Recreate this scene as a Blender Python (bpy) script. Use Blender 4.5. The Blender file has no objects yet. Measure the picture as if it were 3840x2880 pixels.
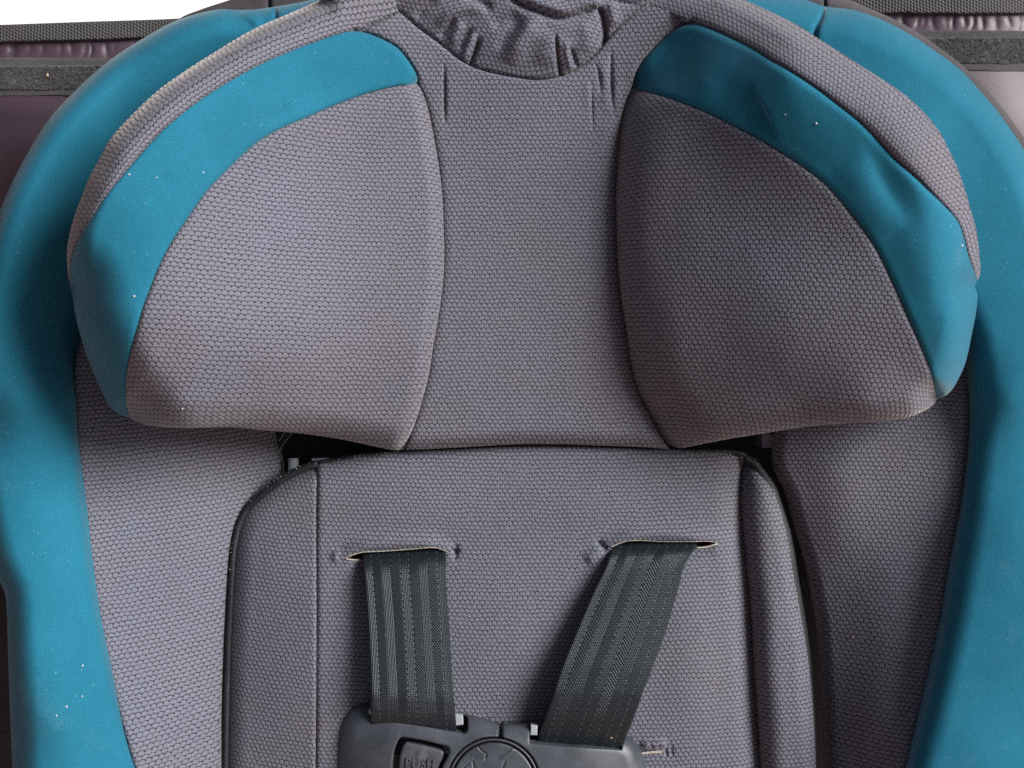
import bpy, math, random
import numpy as np
from mathutils import Vector, Matrix
from mathutils.geometry import delaunay_2d_cdt

rng = np.random.default_rng(7)
random.seed(7)

# ------------------------------------------------------------------ camera, sky, sun, exposure
# Seat frame: x to the right, y up along the backrest, z out of the backrest. One photo pixel is K metres at z = 0.
K = 0.44 / 3840
D = 0.60                                  # camera distance from the backrest plane
RECLINE = math.radians(35)
ROT = Matrix.Rotation(math.radians(90) - RECLINE, 4, 'X')
CENTRE = Vector((0, 0, 0.62))             # where the picture centre meets the backrest
SEAT = Matrix.Translation(CENTRE) @ ROT

sc = bpy.context.scene
cam = bpy.data.cameras.new('camera')
cam.sensor_fit = 'HORIZONTAL'
cam.angle = 2 * math.atan(0.22 / D)
cam.clip_start, cam.clip_end = 0.02, 500
camo = bpy.data.objects.new('camera', cam)
sc.collection.objects.link(camo)
camo.matrix_world = SEAT @ Matrix.Translation((0, 0, D))
sc.camera = camo

LIGHT = (ROT.to_3x3() @ Vector((0.72, 0.36, 0.58))).normalized()
ELEV = math.asin(LIGHT.z)
AZ = math.atan2(LIGHT.x, LIGHT.y)
world = bpy.data.worlds.new('World')
sc.world = world
world.use_nodes = True
wn = world.node_tree
sky = wn.nodes.new('ShaderNodeTexSky')
sky.sky_type = 'NISHITA'
sky.sun_disc = False
sky.sun_elevation = ELEV
sky.sun_rotation = AZ
sky.dust_density = 6
sky.air_density = .45
wn.links.new(sky.outputs[0], wn.nodes['Background'].inputs[0])
wn.nodes['Background'].inputs[1].default_value = 0.05
sun = bpy.data.lights.new('sun', 'SUN')
sun.energy = 3.6
sun.angle = math.radians(30)
sun.color = (1.0, 0.99, 0.985)
suno = bpy.data.objects.new('sun', sun)
sc.collection.objects.link(suno)
suno.location = (2, -2, 4)
suno.rotation_euler = LIGHT.to_track_quat('Z', 'Y').to_euler()
sc.view_settings.view_transform = 'Standard'
sc.view_settings.look = 'None'
sc.view_settings.exposure = 0.5
sc.cycles.use_denoising = False

# ------------------------------------------------------------------ materials
def mat(name):
    m = bpy.data.materials.new(name)
    m.use_nodes = True
    nt = m.node_tree
    return m, nt, nt.nodes['Principled BSDF']

class N:
    """small helper to wire shader nodes"""
    def __init__(s, nt): s.nt = nt
    def node(s, t, **kw):
        n = s.nt.nodes.new(t)
        for k, v in kw.items(): setattr(n, k, v)
        return n
    def put(s, sock, v):
        if hasattr(v, 'is_output') or isinstance(v, bpy.types.NodeSocket): s.nt.links.new(v, sock)
        else: sock.default_value = v
    def m(s, op, a, b=None, c=None, clamp=False):
        n = s.node('ShaderNodeMath', operation=op, use_clamp=clamp)
        for i, v in enumerate((a, b, c)):
            if v is not None: s.put(n.inputs[i], v)
        return n.outputs[0]
    def v(s, op, a, b=None, c=None):
        n = s.node('ShaderNodeVectorMath', operation=op)
        for i, v in enumerate((a, b, c)):
            if v is not None:
                if op == 'SCALE' and i == 1: s.put(n.inputs['Scale'], v)
                else: s.put(n.inputs[i], v)
        return n.outputs['Value'] if op in ('LENGTH', 'DOT_PRODUCT', 'DISTANCE') else n.outputs[0]
    def noise(s, vec, scale, detail=2, rough=.5, color=False):
        n = s.node('ShaderNodeTexNoise')
        if vec is not None: s.put(n.inputs['Vector'], vec)
        n.inputs['Scale'].default_value = scale
        n.inputs['Detail'].default_value = detail
        n.inputs['Roughness'].default_value = rough
        return n.outputs['Color'] if color else n.outputs[0]
    def ramp(s, x, a, b, lo=0., hi=1., smooth=True):
        n = s.node('ShaderNodeMapRange')
        if smooth: n.interpolation_type = 'SMOOTHSTEP'
        s.put(n.inputs[0], x)
        for i, v in enumerate((a, b, lo, hi)): n.inputs[i + 1].default_value = v
        return n.outputs[0]
    def mix(s, f, a, b):
        n = s.node('ShaderNodeMix', data_type='RGBA')
        s.put(n.inputs[0], f)
        for sock, v in ((n.inputs[6], a), (n.inputs[7], b)):
            s.put(sock, (*v, 1) if isinstance(v, tuple) and len(v) == 3 else v)
        return n.outputs[2]
    def bump(s, h, dist, strength=1., normal=None):
        n = s.node('ShaderNodeBump')
        s.put(n.inputs['Height'], h)
        n.inputs['Distance'].default_value = dist
        n.inputs['Strength'].default_value = strength
        if normal is not None: s.put(n.inputs['Normal'], normal)
        return n.outputs[0]
    def sep(s, v):
        n = s.node('ShaderNodeSeparateXYZ'); s.put(n.inputs[0], v); return n.outputs
    def comb(s, x, y, z=0.):
        n = s.node('ShaderNodeCombineXYZ')
        for i, v in enumerate((x, y, z)): s.put(n.inputs[i], v)
        return n.outputs[0]
    def uv(s, name='weave'):
        return s.node('ShaderNodeUVMap', uv_map=name).outputs[0]
    def obj(s):
        return s.node('ShaderNodeTexCoord').outputs['Object']

GREY_Y = (0.140, 0.150, 0.194)
GREY_D = (0.022, 0.019, 0.022)

def knit_material(name, yarn=GREY_Y, gap=GREY_D, tint=(0.150, 0.148, 0.178)):
    m, nt, b = mat(name)
    n = N(nt)
    uv = n.uv()
    wob = n.v('SCALE', n.v('SUBTRACT', n.noise(uv, .22, 2, color=True), (.5, .5, .5)), .85)
    wob2 = n.v('SCALE', n.v('SUBTRACT', n.noise(uv, 1.1, 1, color=True), (.5, .5, .5)), .22)
    p = n.v('ADD', n.v('ADD', uv, wob), wob2)
    p = n.v('MULTIPLY', p, (1, 1, 0))
    s = (1.0, 1.7320508, 1.0)
    inv = (1.0, 1 / 1.7320508, 1.0)
    def latt(q):
        f = n.v('FRACTION', n.v('MULTIPLY', q, inv))
        f = n.v('MULTIPLY', n.v('SUBTRACT', f, (.5, .5, 0)), s)
        return n.v('LENGTH', n.v('MULTIPLY', f, (1, 1.05, 0)))
    d = n.m('SMOOTH_MIN', latt(p), latt(n.v('ADD', p, (.5, .8660254, 0))), .04)
    dome = n.ramp(d, .26, .55, 1., 0.)
    fib = n.noise(uv, 6., 2, .6)
    # the dark backing shows faintly all round every knot
    gapm = n.ramp(d, .41, .55, 0., 1.)
    q = n.v('MULTIPLY', p, (1, 1, 0))
    # shade under each knot, painted as a dark zigzag between the rows
    def low(q_):
        f = n.v('MULTIPLY', n.v('SUBTRACT', n.v('FRACTION', n.v('MULTIPLY', q_, inv)), (.5, .5, 0)), s)
        y_ = n.sep(f)[1]
        return n.m('MULTIPLY', n.ramp(n.v('LENGTH', n.v('MULTIPLY', f, (.94, 1.12, 0))), .46, .54), n.ramp(y_, -.12, -.26))
    knot_shade = n.m('MULTIPLY', n.m('MAXIMUM', low(q), low(n.v('ADD', q, (.5, .8660254, 0)))), n.ramp(d, .36, .46))
    gm = n.m('MULTIPLY', n.m('MAXIMUM', n.m('MULTIPLY', gapm, .12), knot_shade), n.ramp(n.noise(uv, 1.7, 1), .25, .55, .45, .95))
    big = n.noise(n.obj(), 14., 3, .6)
    yc = n.mix(n.ramp(big, .35, .7), yarn, tint)
    yc = n.mix(n.ramp(fib, .3, .72), n.v('SCALE', yc, .82), n.v('SCALE', yc, 1.18))
    # pale glints between the knots, painted into the yarn colour
    gl = n.m('MULTIPLY', n.ramp(n.noise(uv, 3.3, 1, .4), .66, .76), n.ramp(d, .2, .45))
    yc = n.mix(n.m('MULTIPLY', gl, .75), yc, (.48, .46, .48))
    nt.links.new(n.mix(gm, yc, gap), b.inputs['Base Color'])
    b.inputs['Roughness'].default_value = .78
    b.inputs['Specular IOR Level'].default_value = .25
    b.inputs['Sheen Weight'].default_value = .50
    b.inputs['Sheen Roughness'].default_value = .35
    b.inputs['Sheen Tint'].default_value = (1, .93, .86, 1)
    h = n.m('ADD', dome, n.m('MULTIPLY', fib, .30))
    soft = n.noise(n.obj(), 60., 2, .5)
    nrm = n.bump(soft, .0010, .6)
    nt.links.new(n.bump(h, .00021, .85, nrm), b.inputs['Normal'])
    return m

def teal_material(name):
    m, nt, b = mat(name)
    n = N(nt)
    o = n.obj()
    big = n.noise(o, 18., 4, .6)
    fine = n.noise(o, 2600., 2, .7)
    c = n.mix(n.ramp(big, .3, .7), (.011, .135, .212), (.016, .160, .250))
    c = n.mix(n.ramp(fine, .35, .75), n.v('SCALE', c, .80), n.v('SCALE', c, 1.2))
    # dusty bloom and lint that clings to the pile
    dust = n.m('MULTIPLY', n.ramp(n.noise(o, 34., 5, .65), .60, .80), n.ramp(fine, .4, .7))
    c = n.mix(n.m('MULTIPLY', dust, .16), c, (.42, .47, .47))
    sp = n.ramp(n.noise(o, 900., 1, .5), .765, .80)
    c = n.mix(n.m('MULTIPLY', sp, .35), c, (.40, .55, .62))
    nt.links.new(c, b.inputs['Base Color'])
    b.inputs['Roughness'].default_value = .85
    b.inputs['Specular IOR Level'].default_value = .15
    b.inputs['Sheen Weight'].default_value = .27
    b.inputs['Sheen Roughness'].default_value = .38
    b.inputs['Sheen Tint'].default_value = (.85, .93, .90, 1)
    uv = n.uv()
    u = n.sep(uv)
    tw = n.m('SINE', n.m('MULTIPLY', n.m('ADD', u[0], n.m('MULTIPLY', u[1], .85)), 22.))
    h = n.m('ADD', n.m('MULTIPLY', tw, .12), fine)
    nrm = n.bump(n.noise(o, 45., 3, .5), .0012, .5)
    nt.links.new(n.bump(h, .00016, .8, nrm), b.inputs['Normal'])
    return m

def plain_fabric(name, c1, c2, rough=.85, scale=900., dist=.0002, sheen=.1, spec=.3, strength=.8):
    m, nt, b = mat(name)
    n = N(nt)
    o = n.obj()
    f = n.noise(o, scale, 3, .7)
    g = n.noise(o, scale / 30, 3, .6)
    c = n.mix(n.m('MULTIPLY', n.m('ADD', n.ramp(f, .3, .7), n.ramp(g, .3, .7)), .5), c1, c2)
    nt.links.new(c, b.inputs['Base Color'])
    b.inputs['Roughness'].default_value = rough
    b.inputs['Specular IOR Level'].default_value = spec
    b.inputs['Sheen Weight'].default_value = sheen
    nt.links.new(n.bump(f, dist, strength), b.inputs['Normal'])
    return m

def strap_material(name):
    m, nt, b = mat(name)
    n = N(nt)
    u = n.sep(n.uv())          # u: 0..1 across, v: millimetres along
    U, V = u[0], u[1]
    band = n.m('MULTIPLY', U, 9.)
    k = n.m('FRACT', band)
    par = n.m('MODULO', n.m('FLOOR', band), 2.)           # 0 = straight ribs, 1 = twill
    ribs = n.m('SINE', n.m('MULTIPLY', U, 6.2832 * 52))
    sgn = n.m('SUBTRACT', n.m('MULTIPLY', n.m('MODULO', n.m('FLOOR', n.m('MULTIPLY', band, .5)), 2.), 2.), 1.)
    tw = n.m('SINE', n.m('ADD', n.m('MULTIPLY', U, 6.2832 * 30), n.m('MULTIPLY', n.m('MULTIPLY', V, sgn), 4.4)))
    pick = n.m('SINE', n.m('MULTIPLY', V, 9.))
    h = n.m('ADD', n.m('MULTIPLY', ribs, n.m('SUBTRACT', 1., par)), n.m('MULTIPLY', n.m('MULTIPLY', tw, .55), par))
    h = n.m('ADD', h, n.m('MULTIPLY', pick, .35))
    edge = n.ramp(n.m('ABSOLUTE', n.m('SUBTRACT', k, .5)), .38, .47)
    dot = n.m('MULTIPLY', edge, n.ramp(n.m('SINE', n.m('MULTIPLY', V, 2.6)), .2, .75))
    base = n.mix(n.ramp(h, -1., 1.4, 0., 1., False), (.006, .008, .011), (.017, .024, .031))
    base = n.mix(n.m('MULTIPLY', par, .10), base, (.012, .017, .024))
    base = n.mix(n.m('MULTIPLY', dot, n.m('SUBTRACT', .65, n.m('MULTIPLY', par, .30))), base, (.050, .066, .078))
    hole = n.m('MULTIPLY', edge, n.ramp(n.m('SINE', n.m('ADD', n.m('MULTIPLY', V, 2.6), 3.1)), .5, .9))
    base = n.mix(n.m('MULTIPLY', hole, .8), base, (.006, .006, .008))
    nt.links.new(base, b.inputs['Base Color'])
    b.inputs['Roughness'].default_value = .36
    b.inputs['Specular IOR Level'].default_value = .5
    b.inputs['Specular Tint'].default_value = (.85, .95, 1, 1)
    nt.links.new(n.bump(n.m('SUBTRACT', h, n.m('MULTIPLY', hole, 3.)), .00012, .8), b.inputs['Normal'])
    return m

def webbing_material(name):
    m, nt, b = mat(name)
    n = N(nt)
    u = n.sep(n.uv())
    wob = n.m('MULTIPLY', n.noise(n.uv(), .35, 2), 2.)
    a = n.m('SINE', n.m('ADD', n.m('MULTIPLY', u[0], 9.5), wob))
    bb = n.m('SINE', n.m('ADD', n.m('MULTIPLY', u[1], 8.), n.m('MULTIPLY', u[0], 4.2)))
    h = n.m('MULTIPLY', n.m('ADD', n.m('ADD', a, bb), 2.), .25)
    h = n.m('ADD', h, n.m('MULTIPLY', n.noise(n.uv(), 5., 2, .7), .3))
    c = n.mix(h, (.008, .008, .009), (.060, .058, .058))
    nt.links.new(c, b.inputs['Base Color'])
    b.inputs['Roughness'].default_value = .7
    b.inputs['Sheen Weight'].default_value = .15
    nt.links.new(n.bump(h, .0005, .9), b.inputs['Normal'])
    return m

def satin_material(name):
    m, nt, b = mat(name)
    n = N(nt)
    o = n.obj()
    c = n.mix(n.ramp(n.noise(o, 9., 3, .6), .3, .7), (.044, .026, .036), (.070, .044, .062))
    nt.links.new(c, b.inputs['Base Color'])
    b.inputs['Roughness'].default_value = .46
    b.inputs['Specular IOR Level'].default_value = .5
    b.inputs['Sheen Weight'].default_value = .12
    b.inputs['Sheen Tint'].default_value = (.82, .78, 1, 1)
    nt.links.new(n.bump(n.noise(o, 1500., 2, .6), .0001, .7), b.inputs['Normal'])
    return m

def plastic_material(name, c1, c2, rough=.42, grain=1500., dist=.00008):
    m, nt, b = mat(name)
    n = N(nt)
    o = n.obj()
    f = n.noise(o, grain, 3, .6)
    g = n.noise(o, 70., 4, .65)
    c = n.mix(n.ramp(g, .3, .75), c1, c2)
    sc_ = n.ramp(n.noise(n.v('MULTIPLY', o, (1, .35, 1)), 420., 2, .6), .70, .78)
    c = n.mix(n.m('MULTIPLY', sc_, .18), c, (.30, .32, .34))
    nt.links.new(c, b.inputs['Base Color'])
    nt.links.new(n.ramp(g, .2, .8, rough - .06, rough + .10), b.inputs['Roughness'])
    nt.links.new(n.bump(f, dist, .8), b.inputs['Normal'])
    return m

M_KNIT = knit_material('grey_knit')
M_TEAL = teal_material('teal_pile')
M_TRIM = plain_fabric('charcoal_trim_fabric', (.035, .032, .036), (.075, .068, .074), .9, 700., .0003, .2)
M_STRAP = strap_material('black_strap_weave')
M_WEB = webbing_material('black_webbing_weave')
M_SATIN = satin_material('purple_satin')
M_CLIP = plastic_material('grey_black_plastic', (.038, .043, .053), (.064, .073, .090), .40)
M_BTN = plastic_material('button_plastic', (.048, .050, .060), (.080, .084, .098), .34)
M_BLACK = plastic_material('black_shell_plastic', (.004, .004, .004), (.008, .008, .009), .6)
M_DARKP = plain_fabric('black_binding_fabric', (.003, .004, .006), (.014, .018, .023), .5, 1400., .0004, .03, .4)
M_METAL, _nt, _b = mat('pale_metal')
_b.inputs['Base Color'].default_value = (.42, .46, .49, 1); _b.inputs['Metallic'].default_value = .35; _b.inputs['Roughness'].default_value = .4
_n = N(_nt); _nt.links.new(_n.bump(_n.noise(_n.obj(), 900., 2), .0001, .6), _b.inputs['Normal'])
M_CREAM = plain_fabric('cream_raw_edge', (.32, .28, .23), (.58, .54, .47), .95, 1600., .0006, .1)
M_CRUMB = plain_fabric('tan_crumb', (.48, .34, .20), (.75, .60, .40), .8, 900., .0004, 0)
M_LINT = plain_fabric('white_lint', (.50, .53, .52), (.70, .72, .70), .95, 900., .0004, .1)
M_FUZZ = plain_fabric('black_loop_pile', (.012, .012, .013), (.110, .110, .108), .85, 620., .0018, .25, .3, 1.)
M_SELV = plain_fabric('charcoal_selvedge', (.040, .039, .042), (.085, .083, .088), .85, 1100., .0005, .15)
M_STITCH = plain_fabric('pale_stitch_thread', (.20, .21, .21), (.42, .44, .43), .6, 900., .0002, .1)
M_PLATE = plain_fabric('grey_metal_plate', (.24, .24, .27), (.29, .29, .32), .55, 900., .0001, 0)

# ------------------------------------------------------------------ object helpers
BASE = Vector((0, -0.62, -0.10))          # foot of the seat, in the seat frame
def link(o): sc.collection.objects.link(o); return o
def props(o, label=None, cat=None, group=None, kind=None):
    for k, v in (('label', label), ('category', cat), ('group', group), ('kind', kind)):
        if v: o[k] = v
    return o
def thing(name, label, cat, base=BASE, group=None):
    o = link(bpy.data.objects.new(name, None))
    o.empty_display_size = .05
    o.matrix_world = SEAT @ Matrix.Translation(base)
    o['base'] = tuple(base)
    return props(o, label, cat, group)
def base_of(parent):
    p = parent
    while p.parent: p = p.parent
    return np.array(p['base'])
def mesh_obj(name, verts, faces, material, parent=None, uvs=None, smooth=True, label=None, kind=None):
    """verts in the seat frame; parent a thing or one of its parts"""
    v = np.asarray(verts, float)
    if parent is not None: v = v - base_of(parent)
    me = bpy.data.meshes.new(name)
    me.from_pydata(v.tolist(), [], [list(map(int, f)) for f in faces])
    me.materials.append(material)
    if uvs is not None:
        lay = me.uv_layers.new(name='weave')
        idx = np.empty(len(me.loops), int); me.loops.foreach_get('vertex_index', idx)
        lay.data.foreach_set('uv', np.asarray(uvs, np.float32)[idx].ravel())
    if smooth: me.polygons.foreach_set('use_smooth', np.ones(len(me.polygons), bool))
    me.update()
    o = link(bpy.data.objects.new(name, me))
    if parent is not None: o.parent = parent
    props(o, label, kind=kind)
    return o

# ------------------------------------------------------------------ geometry helpers (photo pixels -> seat frame)
def unproj(p, z):
    p = np.atleast_2d(np.asarray(p, float)); z = np.broadcast_to(np.asarray(z, float), (len(p),))
    s = K * (D - z) / D
    return np.stack([(p[:, 0] - 1920) * s, (1440 - p[:, 1]) * s, z], 1)

def curve(pts, step=7.):
    """smooth open curve through the points"""
    P = np.asarray(pts, float)
    if len(P) > 2:
        A = np.vstack([2 * P[0] - P[1], P, 2 * P[-1] - P[-2]])
        out = []
        for i in range(1, len(A) - 2):
            p0, p1, p2, p3 = A[i - 1:i + 3]
            d = max(2, int(np.linalg.norm(p2 - p1) / 3))
            t0 = 0; t1 = t0 + max(1e-6, np.linalg.norm(p1 - p0)) ** .5
            t2 = t1 + max(1e-6, np.linalg.norm(p2 - p1)) ** .5; t3 = t2 + max(1e-6, np.linalg.norm(p3 - p2)) ** .5
            t = np.linspace(t1, t2, d, endpoint=False)[:, None]
            a1 = (t1 - t) / (t1 - t0) * p0 + (t - t0) / (t1 - t0) * p1
            a2 = (t2 - t) / (t2 - t1) * p1 + (t - t1) / (t2 - t1) * p2
            a3 = (t3 - t) / (t3 - t2) * p2 + (t - t2) / (t3 - t2) * p3
            b1 = (t2 - t) / (t2 - t0) * a1 + (t - t0) / (t2 - t0) * a2
            b2 = (t3 - t) / (t3 - t1) * a2 + (t - t1) / (t3 - t1) * a3
            out.append((t2 - t) / (t2 - t1) * b1 + (t - t1) / (t2 - t1) * b2)
        P = np.vstack(out + [P[-1:]])
    seg = np.r_[0, np.cumsum(np.linalg.norm(np.diff(P, axis=0), axis=1))]
    n = max(2, int(round(seg[-1] / step)) + 1)
    s = np.linspace(0, seg[-1], n)
    return np.stack([np.interp(s, seg, P[:, i]) for i in range(2)], 1)

def loop(*curves):
    out = []
    for c in curves:
        for p in c:
            if not out or np.hypot(*(p - out[-1])) > .6: out.append(p)
    if np.hypot(*(out[0] - out[-1])) < .8: out.pop()
    return np.array(out)

def dist_to(P, line, signed=False):
    """distance (px) of points to a polyline, and the share along it"""
    a, b = line[:-1], line[1:]
    ab = b - a; L2 = np.maximum((ab ** 2).sum(1), 1e-9)
    cum = np.r_[0, np.cumsum(np.sqrt(L2))]
    dist = np.full(len(P), 1e9); par = np.zeros(len(P)); side = np.ones(len(P))
    for s in range(0, len(P), 20000):
        Q = P[s:s + 20000]
        ap = Q[:, None] - a[None]
        t = np.clip((ap * ab).sum(2) / L2, 0, 1)
        d2 = ((ap - t[..., None] * ab) ** 2).sum(2)
        k = d2.argmin(1); i = np.arange(len(Q))
        dist[s:s + 20000] = np.sqrt(d2[i, k])
        par[s:s + 20000] = (cum[k] + t[i, k] * np.sqrt(L2[k])) / cum[-1]
        cr = ab[k, 0] * ap[i, k, 1] - ab[k, 1] * ap[i, k, 0]
        side[s:s + 20000] = np.where(cr >= 0, 1, -1)
    return (dist, par, side) if signed else (dist, par)

def inside(P, poly):
    x, y = P[:, 0], P[:, 1]; r = np.zeros(len(P), bool)
    x1, y1 = poly[:, 0], poly[:, 1]; x2, y2 = np.roll(x1, -1), np.roll(y1, -1)
    for a, b, c, d in zip(x1, y1, x2, y2):
        if b == d: continue
        m = (b > y) != (d > y)
        r ^= m & (x < (c - a) * (y - b) / (d - b) + a)
    return r

def tps(pts):
    """smooth height field (m) through control points (px, px, mm)"""
    A = np.array(pts, float); P = A[:, :2] / 1000; z = A[:, 2] / 1000
    def U(r2): return np.where(r2 < 1e-12, 0, .5 * r2 * np.log(np.maximum(r2, 1e-12)))
    n = len(P)
    Kk = U(((P[:, None] - P[None]) ** 2).sum(2)) + np.eye(n) * 2e-3
    Q = np.c_[np.ones(n), P]
    M = np.block([[Kk, Q], [Q.T, np.zeros((3, 3))]])
    w = np.linalg.solve(M, np.r_[z, 0, 0, 0])
    def f(X):
        X = np.asarray(X, float) / 1000
        out = np.empty(len(X))
        for s in range(0, len(X), 50000):
            Y = X[s:s + 50000]
            out[s:s + 50000] = U(((Y[:, None] - P[None]) ** 2).sum(2)) @ w[:n] + np.c_[np.ones(len(Y)), Y] @ w[n:]
        return out
    return f

def edge(line, depth, width, power=2.):
    """rolls the surface down towards a line: depth mm, width px"""
    if width >= 40 and len(line) > 12: line = np.vstack([line[:-1:3], line[-1:]])
    def f(P):
        d, _ = dist_to(P, line)
        t = np.clip(d / width, 0, 1)
        return -depth / 1000 * (1 - (1 - (1 - t) ** power) ** (1 / power))
    return f
def seam(line, depth, width, every=13.):
    L_ = np.linalg.norm(np.diff(line, axis=0), axis=1).sum()
    def f(P):
        d, t = dist_to(P, line)
        q = np.clip(d / width, 0, 1)
        dep = depth * (1 + .16 * np.sin(t * L_ / every * 2 * np.pi) + .12 * np.sin(t * L_ / 71.))
        return -dep / 1000 * (1 - np.sqrt(1 - (1 - q) ** 2))
    return f
def ridge(pts, amp, width, width2=None, taper=.25):
    """a fold along a line: amp mm (negative = groove), width px; width2 = the other side's width"""
    line = curve(pts, 6.)
    def f(P):
        d, t, s = dist_to(P, line, True)
        w = width if width2 is None else np.where(s > 0, width, width2)
        e = 1. if taper <= 0 else np.clip(np.minimum(t, 1 - t) / taper, 0, 1) ** .7
        # ends fall off with distance as well
        return amp / 1000 * np.exp(-(d / w) ** 2) * e
    f.line = line; f.fine = min(width, width2 or width) < 22
    return f
def blob(x, y, amp, rx, ry, rot=0):
    c, s = math.cos(math.radians(rot)), math.sin(math.radians(rot))
    def f(P):
        dx, dy = P[:, 0] - x, P[:, 1] - y
        return amp / 1000 * np.exp(-((dx * c + dy * s) / rx) ** 2 - ((-dx * s + dy * c) / ry) ** 2)
    return f

HEIGHTS = {}
def panel(name, outline, height, mods, material, parent, spacing=10., skirt=8., rot=0., warp=None, holes=(),
          label=None, pitch=19., key=None, inset=.9, thick_skirt=True):
    """one cushion panel: outline px, height(P)->m, mods added to it"""
    # inset a hair so neighbouring panels leave a stitched line between them
    t = np.roll(outline, -1, 0) - np.roll(outline, 1, 0)
    area = .5 * (outline[:, 0] * np.roll(outline[:, 1], -1) - np.roll(outline[:, 0], -1) * outline[:, 1]).sum()
    nrm = np.stack([-t[:, 1], t[:, 0]], 1) / np.maximum(np.linalg.norm(t, axis=1), 1e-6)[:, None]
    if area < 0: nrm = -nrm
    B = outline + nrm * inset
    lo, hi = B.min(0) - 2, B.max(0) + 2
    gx, gy = np.meshgrid(np.arange(lo[0], hi[0], spacing), np.arange(lo[1], hi[1], spacing * .866))
    gx = gx + (np.arange(gx.shape[0]) % 2)[:, None] * spacing / 2
    G = np.stack([gx.ravel(), gy.ravel()], 1)
    G = G[inside(G, B)]
    closed = np.vstack([B, B[:1]])
    rings = [outline + nrm * (inset + r) for r in (1.6, 4., 7.5, 12.)]
    rings = np.vstack(rings)
    dG, _ = dist_to(G, closed)
    for H in holes: dG = np.minimum(dG, dist_to(G, np.vstack([H, H[:1]]))[0])
    G = G[dG > 14.]
    extra = [rings]
    for m_ in mods:
        if getattr(m_, 'fine', False):
            ln = curve(m_.line, 5.)
            tt = np.gradient(ln, axis=0); nn = np.stack([-tt[:, 1], tt[:, 0]], 1) / np.maximum(np.linalg.norm(tt, axis=1), 1e-6)[:, None]
            dl, _ = dist_to(G, ln); G = G[dl > 16]
            extra += [ln + nn * o_ for o_ in (-14, -9, -5.5, -2.5, 0, 2.5, 5.5, 9, 14)]
    for H in holes:
        tH = np.roll(H, -1, 0) - np.roll(H, 1, 0)
        aH = .5 * (H[:, 0] * np.roll(H[:, 1], -1) - np.roll(H[:, 0], -1) * H[:, 1]).sum()
        nH = np.stack([tH[:, 1], -tH[:, 0]], 1) / np.maximum(np.linalg.norm(tH, axis=1), 1e-6)[:, None] * (1 if aH > 0 else -1)
        extra += [H + nH * r for r in (2., 5., 9.)]
    E_ = np.vstack(extra)
    E_ = E_[inside(E_, B)]
    for H in holes: E_ = E_[~inside(E_, H)]; G = G[~inside(G, H)]
    dE, _ = dist_to(E_, closed)
    E_ = E_[dE > 1.2]
    q = np.unique(np.round(E_ / 2.2).astype(int), axis=0, return_index=True)[1]
    E_ = E_[q]
    allp = [B] + list(holes) + [E_, G]
    pts = np.vstack(allp)
    edges, o0 = [], 0
    for L in [B] + list(holes):
        n = len(L); edges += [(o0 + i, o0 + (i + 1) % n) for i in range(n)]; o0 += n
    nfix = o0
    res = delaunay_2d_cdt([Vector(p) for p in pts], edges, [], 0, 1e-4, False)
    V2 = np.array([tuple(v) for v in res[0]])
    F = np.array([f for f in res[2] if len(f) == 3])
    C = V2[F].mean(1)
    ok = inside(C, B)
    for H in holes: ok &= ~inside(C, H)
    F = F[ok]
    a, b_, c_ = V2[F[:, 0]], V2[F[:, 1]], V2[F[:, 2]]
    cr = (b_[:, 0] - a[:, 0]) * (c_[:, 1] - a[:, 1]) - (b_[:, 1] - a[:, 1]) * (c_[:, 0] - a[:, 0])
    F = F[np.abs(cr) > 1e-6]; cr = cr[np.abs(cr) > 1e-6]
    F = np.where((cr > 0)[:, None], F[:, ::-1], F)       # px y points down
    def Z(P):
        z = height(P)
        for m_ in mods: z = z + m_(P)
        return z
    if key: HEIGHTS[key] = Z
    z = Z(V2)
    V = unproj(V2, z)
    # skirts: boundary edges, taken down
    es = {}
    for f in F:
        for i in range(3):
            e = (f[i], f[(i + 1) % 3]); es[e] = 1
    bound = [e for e in es if (e[1], e[0]) not in es]
    vb = sorted({i for e in bound for i in e}); mp = {v: len(V) + k for k, v in enumerate(vb)}
    low = V[vb].copy(); low[:, 2] -= skirt / 1000
    low[:, :2] = (V2[vb] - [1920, 1440]) * [1, -1] * (K * (D - low[:, 2:3]) / D) if not thick_skirt else low[:, :2]
    faces = F.tolist() + [[e[1], e[0], mp[e[0]], mp[e[1]]] for e in bound]
    # weave coordinates: one unit per knot
    kx = K * pitch
    u = V[:, 0] / kx; v = V[:, 1] / (kx * .95)
    if warp is not None: u, v = warp(V2, u, v)
    ca, sa = math.cos(math.radians(rot)), math.sin(math.radians(rot))
    uv = np.stack([u * ca - v * sa, u * sa + v * ca], 1)
    uv = np.vstack([uv, uv[vb] + [0, -.6]])
    return mesh_obj(name, np.vstack([V, low]), faces, material, parent, uv, label=label)

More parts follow.
